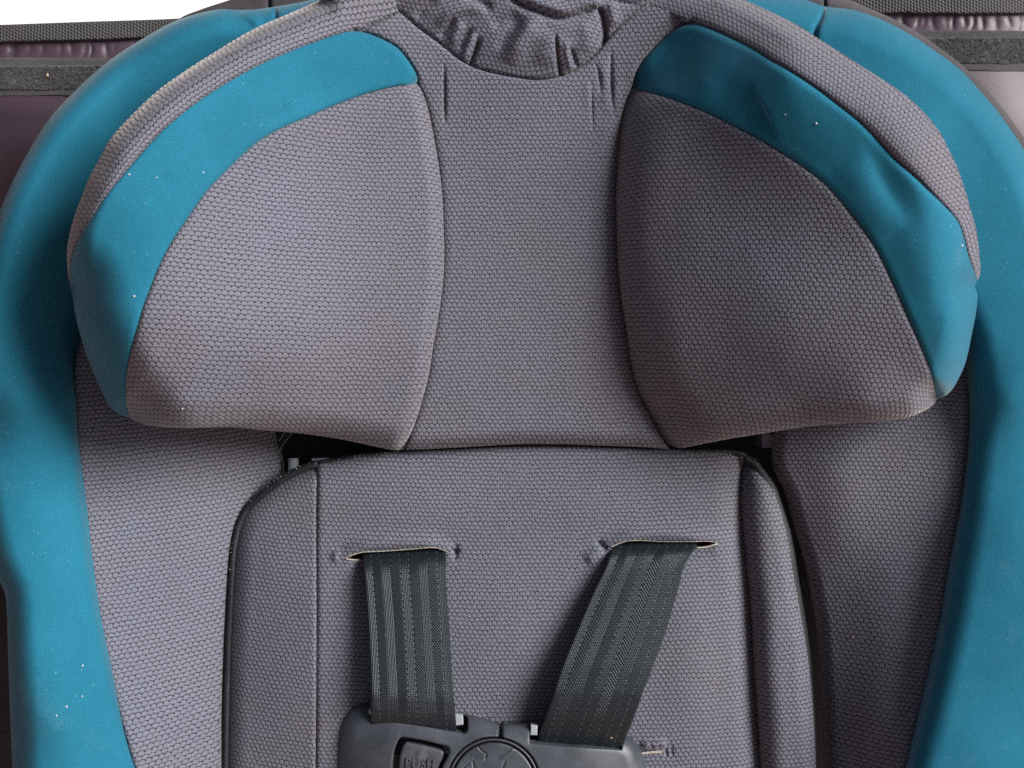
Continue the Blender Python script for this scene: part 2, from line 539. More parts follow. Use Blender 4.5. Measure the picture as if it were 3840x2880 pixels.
def tube(name, pts3, radius, material, parent, n=8, uvs=True, label=None, flat=1., kind=None):
    P = np.asarray(pts3, float); m_ = len(P)
    R = np.broadcast_to(np.asarray(radius, float), (m_,))
    T = np.gradient(P, axis=0); T /= np.maximum(np.linalg.norm(T, axis=1), 1e-9)[:, None]
    ref = np.array([0, 0, 1.]); S = np.cross(T, ref)
    bad = np.linalg.norm(S, axis=1) < 1e-4; S[bad] = [1, 0, 0]
    S /= np.linalg.norm(S, axis=1)[:, None]; U = np.cross(S, T)
    vs, fs, uv = [], [], []
    L = np.r_[0, np.cumsum(np.linalg.norm(np.diff(P, axis=0), axis=1))]
    for i in range(m_):
        for k in range(n):
            a = 2 * math.pi * k / n
            vs.append(P[i] + R[i] * (math.cos(a) * S[i] + flat * math.sin(a) * U[i])); uv.append((k / n * 6, L[i] / (K * 19)))
    for i in range(m_ - 1):
        for k in range(n):
            fs.append([i * n + k, i * n + (k + 1) % n, (i + 1) * n + (k + 1) % n, (i + 1) * n + k])
    fs += [list(range(n))[::-1], [(m_ - 1) * n + k for k in range(n)]]
    return mesh_obj(name, vs, fs, material, parent, uv, label=label, kind=kind)

def solid(name, poly, z0, z1, material, parent, bevel=0., label=None):
    """a prism from a pixel outline between two heights, mm"""
    poly = np.asarray(poly, float)
    c = poly.mean(0)
    lay = [(poly, z0)]
    if bevel > 0:
        lay += [(poly, z1 - bevel * .7), (c + (poly - c) * (1 - .35 * bevel / 1000 / K / np.abs(poly - c).max()), z1 - bevel * .2),
                (c + (poly - c) * (1 - bevel / 1000 / K / np.abs(poly - c).max()), z1)]
    else: lay += [(poly, z1)]
    V, F, n = [], [], len(poly)
    for p, z in lay:
        w = unproj(p, z1 / 1000); w[:, 2] = z / 1000; V.append(w)
    area = .5 * (poly[:, 0] * np.roll(poly[:, 1], -1) - np.roll(poly[:, 0], -1) * poly[:, 1]).sum()
    for l in range(len(lay) - 1):
        for i in range(n):
            q = [l * n + i, l * n + (i + 1) % n, (l + 1) * n + (i + 1) % n, (l + 1) * n + i]
            F.append(q if area < 0 else q[::-1])
    top = [(len(lay) - 1) * n + i for i in range(n)]
    F.append(top if area < 0 else top[::-1]); bot = list(range(n)); F.append(bot[::-1] if area < 0 else bot)
    return mesh_obj(name, np.vstack(V), F, material, parent, None, smooth=False, label=label)

# ------------------------------------------------------------------ setting
gm, gnt, gb = mat('brown_bounce_ground')  # unseen ground, its red brown picked to bounce warm light into the shade
gn = N(gnt)
gnt.links.new(gn.mix(gn.ramp(gn.noise(gn.obj(), 3., 5, .6), .3, .7), (.36, .19, .14), (.44, .25, .18)), gb.inputs['Base Color'])
gb.inputs['Roughness'].default_value = .8
gnt.links.new(gn.bump(gn.noise(gn.obj(), 120., 4), .002, .5), gb.inputs['Normal'])
me = bpy.data.meshes.new('ground')
me.from_pydata([(-60, -60, 0), (60, -60, 0), (60, 60, 0), (-60, 60, 0)], [], [(0, 1, 2, 3)])
me.materials.append(gm)
props(link(bpy.data.objects.new('ground', me)), 'unseen ground under the seat, red brown to bounce warm light', kind='structure')
pm, pnt, pb = mat('pale_path')
pn = N(pnt)
pnt.links.new(pn.mix(pn.ramp(pn.noise(pn.obj(), 3., 5, .6), .3, .7), (.86, .82, .77), (.91, .88, .84)), pb.inputs['Base Color'])
pb.inputs['Roughness'].default_value = .8
me = bpy.data.meshes.new('path')
me.from_pydata([(-60, .55, .004), (60, .55, .004), (60, 60, .004), (-60, 60, .004)], [], [(0, 1, 2, 3)])
me.materials.append(pm)
props(link(bpy.data.objects.new('path', me)), 'white sunlit paving behind the seat', kind='structure')

# ------------------------------------------------------------------ seams and silhouettes traced from the seat (px)
# left head wing
LW_OUT = curve([(1481,0),(1330,-60),(1199,0),(1080,52),(960,104),(880,148),(825,182),(694,265),(586,343),(477,447),(412,521),(369,599),
                (330,673),(312,720),(282,798),(260,876),(250,946),(254,1024),(265,1085)][2:])
LW_OUT2 = curve([(265,1085),(273,1119),(282,1180),(304,1271),(330,1349),(360,1423),(391,1492),(412,1527),(443,1553),(484,1568)])
LW_BOT = curve([(484,1568),(510,1582),(573,1598),(700,1606),(868,1603),(960,1612),(1034,1618),(1151,1629),(1264,1646),(1350,1663),(1428,1680),(1480,1689),(1520,1687)])
LW_INN = curve([(1520,1687),(1541,1631),(1567,1557),(1593,1466),(1608,1400),(1625,1285),(1648,1150),(1661,1042),(1665,950),(1663,868),(1659,750),
                (1650,651),(1633,542),(1607,412),(1585,345),(1567,312)])
LT_IN = curve([(1567,312),(1481,325),(1372,352),(1264,391),(1155,438),(1047,486),(960,538),(868,621),(773,720),(703,820),(642,911),
               (595,1002),(564,1080),(538,1150),(512,1241),(490,1319),(475,1397),(471,1466),(473,1518),(484,1568)])
LT_TOP = curve([(1329,114),(1377,124),(1437,148),(1489,178),(1524,217),(1550,256),(1564,286),(1567,312)])
LT_OUT = curve([(265,1085),(264,1020),(269,963),(282,924),(308,872),(347,811),(380,759),(410,718),(490,621),(608,490),(694,417),
                (803,339),(960,249),(1090,191),(1199,150),(1285,122),(1329,114)])
LR_TOP = curve([(1329,114),(1394,80),(1450,58),(1494,43)])
# right head wing
RW_OUT = curve([(2436,-60),(2560,-75),(2700,-45),(2797,0),(2880,38),(2988,91),(3097,161),(3205,230),(3314,299),(3401,360),(3466,421),(3522,490),
                (3561,564),(3592,629),(3620,712),(3645,800),(3662,860),(3674,950),(3678,1020),(3670,1072)])
RW_OUT2 = curve([(3670,1072),(3668,1111),(3660,1180),(3646,1250),(3634,1310),(3618,1371),(3598,1415),(3574,1458),(3548,1483),(3515,1496)])
RW_BOT = curve([(3515,1496),(3500,1518),(3475,1536),(3422,1560),(3357,1575),(3270,1584),(3184,1588),(3075,1596),(2988,1606),(2923,1616),(2853,1628),(2745,1645),
                (2658,1661),(2562,1680),(2512,1685)])
RW_INN = curve([(2512,1685),(2476,1635),(2441,1570),(2406,1505),(2380,1440),(2366,1371),(2344,1215),(2326,1100),(2315,980),(2311,868),(2309,720),(2313,629),
                (2319,521),(2332,434),(2350,369),(2369,328)])
RT_IN = curve([(2369,328),(2441,347),(2549,382),(2658,425),(2745,469),(2880,540),(2988,608),(3075,673),(3125,720),(3212,825),(3275,915),(3333,1024),
               (3402,1180),(3455,1302),(3495,1410),(3515,1496)])
RT_TOP = curve([(2597,84),(2541,104),(2484,143),(2441,187),(2406,230),(2380,286),(2369,328)])
RT_OUT = curve([(3670,1072),(3655,1020),(3637,972),(3594,833),(3550,780),(3488,720),(3423,655),(3357,595),(3292,525),(3227,460),(3140,391),(3054,326),(2945,256),
                (2880,219),(2831,187),(2745,143),(2658,104),(2597,84)])
RR_TOP = curve([(2597,84),(2528,50),(2480,32),(2434,17)])
# gathered hood
RUF = curve([(1494,43),(1530,72),(1561,100),(1622,145),(1674,185),(1718,221),(1761,246),(1822,268),(1909,287),(2004,300),(2069,295),(2134,276),
             (2191,243),(2243,195),(2286,143),(2338,87),(2386,48),(2434,17)])
# lower insert
PAD_TOP = curve([(1190,1733),(1264,1722),(1351,1705),(1437,1696),(1520,1690),(1698,1683),(1920,1672),(2100,1670),(2224,1674),(2400,1680),
                 (2502,1685),(2593,1690),(2680,1690),(2760,1694),(2798,1706)])
PIPE_L = curve([(1190,1733),(1134,1752),(1068,1785),(1003,1832),(960,1869),(924,1905),(894,1961),(874,2048),(866,2160),(858,2320),(851,2464),(844,2724),(841,2900),(838,3100)])
PIPE_R = curve([(2798,1700),(2840,1726),(2878,1780),(2906,1826),(2928,1896),(2954,1991),(2974,2091),(2988,2180),(3010,2300),(3028,2420),(3041,2550),(3054,2724),(3062,2880),(3070,3100)])
ROLL_IN = curve([(2798,1706),(2784,1750),(2778,1805),(2781,1910),(2798,2083),(2816,2257),(2833,2517),(2847,2708),(2856,2880),(2866,3100)])
FLAP = curve([(1190,1738),(1188,1900),(1187,2083),(1186,2500),(1184,2880),(1182,3100)])
# side panels against the bolsters
SL = curve([(360,1170),(312,1260),(286,1350),(283,1440),(286,1520),(284,1614),(290,1720),(299,1831),(310,1920),(321,2026),(339,2160),(365,2312),(391,2442),(421,2577),(451,2694),(482,2802),
            (506,2880),(580,3100)])
SR = curve([(3590,1170),(3622,1250),(3637,1340),(3640,1440),(3640,1570),(3627,1744),(3609,1896),(3588,2026),(3566,2160),(3544,2312),(3509,2486),(3475,2629),(3440,2759),(3410,2880),(3345,3100)])
BL_OUT = curve([(1300,-60),(1160,0),(1100,13),(1032,24),(960,34),(890,36),(825,34),(760,46),(686,67),(629,91),(543,139),(434,208),(347,278),(260,360),(195,430),
                (143,503),(87,599),(30,712),(-5,800),(-60,980),(-110,1250),(-120,1550),(-95,1850),(-45,2080),(0,2186),(17,2225),(24,2290),(28,2420),(35,2637),(46,2880),(60,3100)])
BR_OUT = curve([(2500,-75),(2700,-60),(2880,-30),(3032,2),(3090,22),(3205,37),(3314,76),(3422,133),(3509,191),(3596,256),(3683,347),(3748,425),(3840,560),(3900,680),(3960,900),
                (3990,1250),(3995,1600),(3985,2000),(3970,2400),(3960,2880),(3955,3100)])

SEATROOT = thing('child_car_seat', 'teal and grey padded child car seat with head wings and black harness', 'car seat')

# ------------------------------------------------------------------ back shell and things glimpsed in the gaps
z_shell = lambda P: np.full(len(P), -.052)
shell_o = loop(curve([(150,1200),(3800,1200)],60.), curve([(3800,1200),(3800,3600)],60.), curve([(3800,3600),(3500,6600)],90.), curve([(3500,6600),(500,6600)],90.),
               curve([(500,6600),(150,3600)],90.), curve([(150,3600),(150,1200)],60.))
panel('seat_shell', shell_o, z_shell, [], M_BLACK, SEATROOT, spacing=140, skirt=45, inset=0)

# ------------------------------------------------------------------ bolsters, one side panel each
hBL = tps([(700,130,6),(1100,40,0),(430,330,10),(260,560,14),(330,700,4),(130,900,22),(300,1000,-1),(60,1200,24),(270,1230,-6),(60,1500,30),(284,1500,6),(100,1900,34),(310,1950,20),(-60,1600,22),
           (130,2300,38),(365,2312,24),(180,2700,42),(60,2800,38),(470,2750,26),(250,3100,44)])
lab = None
oBL = loop(BL_OUT, curve([(60,3100),(580,3100)]), SL[::-1], curve([(360,1170),(440,1000),(480,700),(760,450),(1100,250),(1300,100)]), curve([(1300,100),(1300,-60)]))
panel('side_bolster', oBL, hBL, [edge(BL_OUT, 24, 110), edge(SL, 5, 60),
      ridge([(1025,10),(1032,40),(1034,90),(1030,160)], -3.5, 9, taper=0), ridge([(903,40),(935,60),(975,95)], 2, 18, 30),
      ridge([(560,170),(470,330),(500,600)], -1.5, 90)],
      M_TEAL, SEATROOT, spacing=11, label='teal bolster on the left with a bright inner edge')
hBR = tps([(3000,100,10),(2700,0,6),(3300,260,20),(3600,480,20),(3480,480,24),(3760,700,24),(3680,800,25),(3700,1050,26),(3800,1200,26),(3660,1250,24),(3645,1500,15),(3780,1500,24),(3940,1600,20),
           (3620,1950,20),(3790,2000,27),(3540,2312,25),(3760,2500,31),(3450,2750,30),(3700,2850,35),(3900,2850,32),(3600,3100,36)])
oBR = loop(BR_OUT, curve([(3955,3100),(3345,3100)]), SR[::-1], curve([(3590,1170),(3500,1000),(3350,700),(3000,400),(2700,250),(2500,150)]), curve([(2500,150),(2500,-75)]))
panel('side_bolster', oBR, hBR, [edge(BR_OUT, 26, 110), edge(SR, 12, 110),
      ridge([(3092,0),(3082,60),(3060,110),(3048,170)], -4, 9, taper=0)],
      M_TEAL, SEATROOT, spacing=11, label='teal bolster on the right shaded along its inner edge')

# charcoal trim that runs round the outside of the bolsters
TRL = loop(curve([(1400,-140),(1000,-60),(880,-8),(760,32),(673,69),(640,110),(700,220),(1000,200),(1400,60)]), curve([(1400,60),(1400,-140)]))
panel('shell_trim', TRL, lambda P: np.full(len(P), -.030), [edge(TRL[:60], 6, 40), ridge([(1008,-60),(1010,30)], -3, 7, taper=0)], M_TRIM, SEATROOT, spacing=14)
TRR = loop(curve([(2500,-160),(3000,-60),(3162,-8),(3249,26),(3336,63),(3436,117),(3540,190),(3644,276),(3748,390),(3850,530),(3950,700),(4040,950),(4060,1300)]),
           curve([(4060,1300),(3900,1300)]), curve([(3900,1300),(3820,900),(3700,650),(3400,350),(3000,200),(2500,60)]), curve([(2500,60),(2500,-160)]))
panel('shell_trim', TRR, lambda P: np.full(len(P), -.022), [edge(TRR[:320], 8, 34), ridge([(3090,-30),(3094,30)], -2, 6, taper=0)], M_TRIM, SEATROOT, spacing=12)
TRB = loop(curve([(-80,2100),(-100,2400),(-90,3100)]), curve([(-90,3100),(120,3100)]), curve([(120,3100),(90,2600),(60,2200),(20,2100)]), curve([(20,2100),(-80,2100)]))
panel('shell_trim', TRB, lambda P: np.full(len(P), -.016), [edge(TRB[:100], 8, 60)], M_TRIM, SEATROOT, spacing=14)

# ------------------------------------------------------------------ grey side panels
GL = curve([(1034,1560),(1034,1627),(1043,1670),(1051,1720),(1052,1790),(1010,1822),(950,1870),(912,1910),(880,1975),(862,2060),(852,2200),(840,2450),(831,2700),(826,3100)])
hSL = tps([(284,1500,4),(299,1831,8),(339,2160,14),(421,2577,20),(520,2900,24),(700,1700,-12),(1030,1700,-28),(650,2200,-4),(880,2200,-22),(700,2700,2),(850,2700,-16),(850,3100,-12),(500,1600,-3)])
oSL = loop(curve([(360,1170),(1034,1400)]), curve([(1034,1400),(1034,1560)]), GL, curve([(826,3100),(580,3100)]), SL[::-1])
panel('side_panel', oSL, hSL, [edge(SL, 2.5, 26), edge(GL, 5, 24), blob(760,2100,2.5,160,300)], M_KNIT, SEATROOT, rot=-7,
      warp=lambda P, u, v: (u, v * .93 + 1.6 * np.sin(P[:, 0] / 420.)), pitch=18.5, label='grey knitted side panel on the left, in bright light')
GR = curve([(2908,1560),(2912,1622),(2906,1666),(2904,1718),(2916,1770),(2950,1840),(2982,1950),(3008,2040),(3034,2134),(3055,2250),(3071,2334),(3088,2551),(3099,2811),(3106,3100)])
hSR = tps([(3640,1500,4),(3627,1744,6),(3566,2160,9),(3475,2629,13),(3380,2950,17),(3250,1720,-3),(2915,1700,-15),(3350,2200,1),(3080,2200,-13),(3290,2700,4),(3130,2700,-12),(3115,3100,-9),(3400,1620,0)])
oSR = loop(curve([(3590,1170),(2908,1400)]), curve([(2908,1400),(2908,1560)]), GR, curve([(3106,3100),(3345,3100)]), SR[::-1])
panel('side_panel', oSR, hSR, [edge(SR, 5, 36), edge(GR, 8, 42), blob(3150,1900,2.5,120,220), blob(3330,2500,2,110,400)], M_KNIT, SEATROOT, rot=4,
      warp=lambda P, u, v: (u, v * .98 - 1.3 * np.sin((P[:, 0] - 3000) / 380.)), pitch=19, label='grey knitted side panel on the right, in shade')

# ------------------------------------------------------------------ lower insert pad
hPAD = tps([(1190,1750,-17),(1500,1720,-15),(1920,1700,-14),(2300,1700,-14),(2780,1720,-17),(1187,2083,-10),(1184,2880,-4),(1500,2300,-7),(1920,2200,-8),(1920,2800,-6),
            (2400,2300,-7),(2780,1900,-14),(2800,2300,-11),(2840,2800,-8),(1400,2800,-3),(2500,2800,-5),(1500,3100,-4),(2600,3100,-6)])
SLOT_L = loop(curve([(1292,2092),(1329,2077),(1359,2069),(1437,2065),(1546,2057),(1633,2052),(1682,2068)],5.), curve([(1682,2068),(1660,2076),(1546,2090),(1437,2098),(1355,2099),(1305,2098),(1292,2092)],5.))
SLOT_R = loop(curve([(2282,2056),(2302,2042),(2340,2030),(2384,2025),(2484,2029),(2593,2029),(2658,2028),(2694,2035)],5.), curve([(2694,2035),(2680,2046),(2614,2054),(2500,2062),(2384,2064),(2310,2062),(2282,2056)],5.))
SLOT_B = loop(curve([(2340,2822),(2440,2814),(2486,2818)],5.), curve([(2486,2818),(2440,2828),(2340,2834),(2340,2822)],5.))
oPAD = loop(PAD_TOP, ROLL_IN, curve([(2866,3100),(1182,3100)]), FLAP[::-1])
pad_mods = [edge(PAD_TOP, 5, 34), seam(FLAP, 2.4, 18), edge(ROLL_IN, 12, 105),
    ridge([(1270,2090),(1360,2050),(1600,2038),(1700,2056)], 3.2, 26), ridge([(1310,2115),(1500,2118),(1670,2092)], -2.2, 26),
    ridge([(1690,2060),(1722,2072)], -1.7, 8, taper=.1), ridge([(1712,2035),(1706,2105)], -1.1, 9),
 ridge([(1262,2060),(1256,2110)], 1.5, 14),
    ridge([(2262,2050),(2380,2006),(2600,2010),(2710,2026)], 3.2, 26), ridge([(2300,2080),(2500,2082),(2680,2064)], -2.2, 26),
    ridge([(2240,2030),(2262,2048),(2278,2060)], -1.6, 9, taper=.1),
    ridge([(2262,2056),(2200,2110)], 2.0, 26),
    ridge([(2496,2800),(2500,2840)], -1.2, 7), ridge([(2516,2790),(2520,2842)], -.8, 7), ridge([(2470,2786),(2476,2812)], -.8, 6), ridge([(2440,2788),(2444,2810)], -.7, 6),
    ridge([(2400,2795),(2500,2790)], 2., 16),
    blob(1500,1900,2.,260,120), blob(2150,1880,2.5,380,110), blob(1900,2450,2,200,330), blob(2600,2450,2.5,120,380)]
panel('lower_pad', oPAD, hPAD, pad_mods, M_KNIT, SEATROOT, holes=[SLOT_L, SLOT_R, SLOT_B], key='pad', label='grey knitted back pad with two strap slots',
      warp=lambda P, u, v: (u, v + .9 * np.sin((P[:, 0] - 1200) / 520.)))
hFL = tps([(1187,1760,-17),(1187,2083,-10),(1184,2880,-4),(1100,1780,-19),(960,1900,-20),(880,2100,-17),(1030,2100,-12),(1020,2600,-8),(862,2600,-14),(855,3000,-12),(1180,3100,-4)])
oFL = loop(PIPE_L, curve([(838,3100),(1182,3100)]), FLAP[::-1])
panel('pad_flap', oFL, hFL, [edge(PIPE_L, 10, 80), edge(FLAP, 2.0, 14)], M_KNIT, SEATROOT, rot=5, label='left side flap of the back pad')
hRO = tps([(2798,1720,-19),(2885,1900,-10),(2905,2300,-4),(2950,2700,-1),(2985,3100,1),(2815,2300,-6),(3005,2300,-6),(2860,2900,-2),(3060,2900,-2)])
oRO = loop(PIPE_R, curve([(3092,3100),(2866,3100)]), ROLL_IN[::-1])
panel('pad_flap', oRO, hRO, [edge(ROLL_IN, 13, 95, 2.1), edge(PIPE_R, 8, 62)], M_KNIT, SEATROOT, rot=-3, spacing=7, label='rolled right side flap of the back pad')

def z_of(hf, mods, P):
    z = hf(P)
    for m_ in mods: z = z + m_(P)
    return z
# piping round the insert, with its row of pale stitches
pl = curve(PIPE_L[::-1], 16.); pr = curve(PIPE_R, 16.); pt = curve(PAD_TOP, 16.)
def pipe_at(line, z0, off):
    t = np.gradient(line, axis=0); nn = np.stack([t[:, 1], -t[:, 0]], 1) / np.linalg.norm(t, axis=1)[:, None]
    return unproj(line + nn * off, z0)
zl = np.interp(pl[:, 1], [1733, 1900, 2200, 2600, 3100], [-.019, -.0235, -.021, -.0185, -.016])
zr = np.interp(pr[:, 1], [1700, 1850, 2100, 2500, 3100], [-.020, -.0165, -.0125, -.0105, -.0085])
zt = np.interp(pt[:, 0], [1190, 1500, 1920, 2300, 2798], [-.0195, -.0185, -.0180, -.0180, -.0200])
off_l = -6.
tube('piping', pipe_at(pl, zl + .0006, -5), .0017, M_DARKP, SEATROOT, 8, label='black piping along the left of the back pad')
tube('piping', pipe_at(pr, zr - .0010, -18), np.interp(pr[:, 1], [1700, 1800, 2000, 2300, 3100], [.0014, .0026, .0034, .0031, .0027]), M_DARKP, SEATROOT, 10, label='black piping along the right of the back pad')
tube('piping', pipe_at(pt, zt, -3), .0011, M_DARKP, SEATROOT, 8, label='black piping across the top of the back pad')
def stitches(line, z, off, keep, r, seed, name='stitching'):
    rs = np.random.default_rng(seed); V, F = [], []
    L = curve(line, 16.); zz = np.interp(L[:, 1] if np.ptp(line[:, 1]) > np.ptp(line[:, 0]) else L[:, 0], *z)
    P = pipe_at(L, zz, off)
    for i in range(1, len(P) - 1):
        if rs.random() > keep(L[i]): continue
        c = P[i] + rs.normal(0, .00010, 3); t = P[i + 1] - P[i - 1]; t /= np.linalg.norm(t); s_ = np.cross(t, [0, 0, 1.])
        s_ /= np.linalg.norm(s_); a = r * rs.uniform(.6, 1.25)
        o0 = len(V)
        V += [c + t * a * 1.5, c + s_ * a, c - t * a * 1.5, c - s_ * a, c + np.array([0, 0, a])]
        F += [[o0, o0 + 4, o0 + 1], [o0 + 1, o0 + 4, o0 + 2], [o0 + 2, o0 + 4, o0 + 3], [o0 + 3, o0 + 4, o0]]
        F = F[:-4] + [f[::-1] for f in F[-4:]] if False else F
    return mesh_obj(name, V, F, M_STITCH, SEATROOT, smooth=True, kind='stuff')
stitches(PIPE_R, ([1700, 1850, 2100, 2500, 3100], [-.0170, -.0125, -.0083, -.0066, -.0052]), -10, lambda p: .8 if p[1] > 1800 else .3, .00030, 3)
stitches(PIPE_L, ([1733, 1900, 2200, 2600, 3100], [-.0172, -.0218, -.0192, -.0168, -.0145]), -5, lambda p: .75 if p[1] < 2150 else .25, .00024, 4)
stitches(PAD_TOP, ([1190, 1500, 1920, 2300, 2798], [-.0180, -.0170, -.0166, -.0166, -.0185]), -3, lambda p: .5 if p[0] < 1500 or p[0] > 2500 else 0, .00024, 5)
# raw pale edges of the strap slots
def lip(line, dz, r):
    L = curve(line, 6.); z = HEIGHTS['pad'](L) + dz
    tube('slot_edge', unproj(L, z), r * .85 * (1 + .15 * np.sin(np.arange(len(L)) * 2.1)), M_CREAM, SEATROOT, 6)
lip([(1293,2092),(1329,2078),(1359,2070),(1437,2066),(1546,2058),(1633,2053),(1680,2068)], -.0004, .00045)
lip([(1296,2096),(1325,2100),(1358,2100)], .0002, .00036)
lip([(2290,2052),(2340,2031),(2384,2026),(2484,2030),(2593,2030),(2658,2029),(2690,2035)], -.0005, .00036)
lip([(2612,2055),(2650,2051),(2690,2039)], .0003, .0004)
lip([(2405,2826),(2440,2822),(2480,2820)], .0002, .0007)

# ------------------------------------------------------------------ headrest
HR_BOT = curve([(1520,1687),(1600,1685),(1698,1680),(1920,1668),(2100,1667),(2224,1671),(2400,1677),(2512,1685)])
hHR = tps([(1663,450,1),(1663,1000,-1),(1620,1350,-2),(1560,1600,-4),(1980,600,0),(1980,1200,-3),(1980,1600,-4),(2310,500,0),(2311,1000,-2),(2380,1440,-3),(2470,1620,-5),
           (1980,320,3),(1500,80,8),(1600,250,4),(2440,60,8),(2340,250,3),(1480,120,9),(2520,80,9)])
oHR = loop(RUF, curve([(2434,17),(2480,32),(2528,50),(2597,84)]), RT_TOP, RW_INN[::-1], HR_BOT[::-1], LW_INN, LT_TOP[::-1], LR_TOP)
hr_mods = [edge(HR_BOT, 9, 60), edge(RUF, 1.6, 14), edge(LT_TOP, 2.0, 16), edge(RT_TOP, 2.0, 16), edge(LW_INN, 1.5, 30), edge(RW_INN, 5, 60),
    ridge([(1663,236),(1665,330),(1666,470)], -1.8, 3.5, 8, taper=.3),
    ridge([(2232,236),(2247,295),(2251,352)], -1.2, 4, 8, taper=.5), ridge([(2290,185),(2290,301),(2296,392),(2308,456)], -2.0, 4, 9, taper=.5),
    ridge([(2217,296),(2219,407),(2223,500)], -1.0, 4, 7, taper=.5), ridge([(2262,220),(2268,300),(2272,420)], .6, 18), ridge([(2204,300),(2206,420)], .4, 18)]
panel('headrest_pad', oHR, hHR, hr_mods, M_KNIT, SEATROOT, label='flat grey knitted centre of the headrest', key='hr')

# gathered hood behind the head
hRU = tps([(1494,43,6),(1622,140,3),(1761,240,2),(2004,295,1),(2191,243,2),(2300,130,4),(2434,17,7),(1600,0,10),(1900,120,9),(2080,150,9),(2200,120,8),(1800,-100,10),(2200,-100,12),(2000,0,12)])
oRU = loop(RUF, curve([(2434,17),(2500,-140)]), curve([(2500,-140),(1440,-140)]), curve([(1440,-140),(1494,43)]))
ru_mods = [edge(RUF, 2.5, 20),
    # overhanging roll of cloth across the top
    ridge([(1905,-60),(1950,-14),(2000,10),(2060,30),(2115,44),(2160,34),(2210,10),(2250,-10)], 2.7, 24, 24, taper=.15),
    ridge([(1890,-30),(1935,8),(1985,34),(2048,56),(2108,73),(2152,64),(2204,44),(2240,30)], -4.0, 10, 26, taper=.12),
    # tall fold in the middle, with its shadow on the left
    ridge([(2040,70),(2000,85),(1962,130),(1930,180),(1900,235)], 3.2, 30, 40, taper=.3), ridge([(1970,62),(1938,104),(1905,143),(1868,185)], -2.0, 26, 16, taper=.35),
    ridge([(2060,110),(2050,180),(2040,250)], 1.4, 45, taper=.3),
    # deep tuck at the right
    ridge([(2242,24),(2258,50),(2268,95),(2270,143),(2258,176)], -5.1, 12, 8, taper=.12), ridge([(2288,0),(2300,60),(2300,100)], 1.6, 20),
    # dark tucks that run into the seam
    ridge([(2085,128),(2091,195),(2103,294)], -3.8, 7, 5, taper=.2), ridge([(2122,150),(2130,215),(2140,268)], 1.4, 14), ridge([(2136,175),(2150,215),(2164,258)], -2.0, 8, 10),
    ridge([(1800,142),(1782,190),(1760,252)], -3.8, 7, 8, taper=.2), ridge([(1778,120),(1755,175),(1735,225)], 1.8, 13),
    ridge([(1770,108),(1748,140),(1725,185)], -2.0, 10), ridge([(1735,85),(1712,118),(1690,165)], 1.6, 16), ridge([(1705,70),(1685,100),(1650,142)], -2.2, 11),
    ridge([(1830,40),(1760,30),(1690,50),(1640,95)], 1.6, 22), ridge([(1640,0),(1590,30),(1560,72)], -1.2, 18),
    ridge([(1740,-10),(1790,4),(1822,24),(1826,52)], -2.3, 12, 20), ridge([(1840,95),(1900,75),(1950,60)], -1.6, 26), ridge([(2190,80),(2205,140),(2195,200)], 1.2, 28),
    ridge([(2240,-5),(2330,14),(2400,20)], -1.2, 6, 14)]
panel('gathered_hood', oRU, hRU, ru_mods, M_KNIT, SEATROOT, spacing=7, label='gathered ruffle of grey knit at the top centre',
      warp=lambda P, u, v: (u + .5 * np.sin(P[:, 1] / 40.), v + .8 * np.sin(P[:, 0] / 60.)))

def along(line, pitch, k=.32):
    ext = np.vstack([line[0] + (line[0] - line[4]) * 12, line, line[-1] + (line[-1] - line[-5]) * 12])
    ln = np.vstack([ext[:1], ext[1:-1:4], ext[-1:]])
    L_ = np.linalg.norm(np.diff(ln, axis=0), axis=1).sum()
    def f(P, u, v):
        d, t = dist_to(P, ln)
        return t * L_ / pitch, d / pitch * (1.12 - k * np.clip(d / 110, 0, 1))
    return f
# wings: three panels share one body
hLW = tps([(1560,400,13),(1650,700,14),(1655,1000,14),(1610,1350,12),(1530,1620,5),(1300,480,22),(1300,800,25),(1300,1200,25),(1250,1550,16),(1000,300,46.8),(1000,620,43.8),(1000,1000,48.2),(1000,1350,46.8),(950,1560,35.1),(1450,140,14),(1480,60,12),(1250,90,24),(700,450,72.8),(700,800,72.8),(700,1200,75.8),(700,1530,61.2),(430,750,87.3),(300,1000,84.4),(420,1200,84.4),(430,1500,64.2),(1200,0,26.4),(960,150,49.6)])
lw_common = [edge(LW_OUT, 30, 100), edge(LW_OUT2, 42, 230, 2.1), edge(LW_BOT, 18, 105), edge(LW_INN, 12, 60), seam(LT_IN, 1.7, 22), seam(LT_OUT, 1.3, 16), edge(LT_TOP, 4, 24)]
panel('wing_face', loop(LT_IN, LW_BOT, LW_INN), hLW, lw_common + [blob(1150,620,-2.2,260,120,-30), blob(1000,1150,2.5,260,240), blob(560,1350,1.5,60,120)], M_KNIT, SEATROOT,
      rot=-1.5, warp=lambda P, u, v: (u, v + 1.8 * np.cos((P[:, 0] - 1650) / 700.)), label='grey inner face of the left head wing', key='lw')
panel('wing_stripe', loop(LT_OUT, LT_TOP, LT_IN, LW_OUT2[::-1]), hLW, lw_common + [ridge([(560,770),(590,720),(640,650)], -.9, 26), ridge([(1000,470),(1040,430),(1090,400)], -.8, 24),
      ridge([(1150,200),(1300,220),(1400,250)], .8, 50)], M_TEAL, SEATROOT, label='teal stripe round the left head wing, brightly lit', key='lt')
panel('wing_rim', loop(LW_OUT, LT_OUT, LR_TOP, curve([(1494,43),(1481,0),(1470,-70)]), curve([(1470,-70),(1300,-70),(1199,0)])), hLW, lw_common, M_KNIT, SEATROOT,
      warp=along(LT_OUT[::-1], 19.), label='grey outer rim of the left head wing', key='lr')
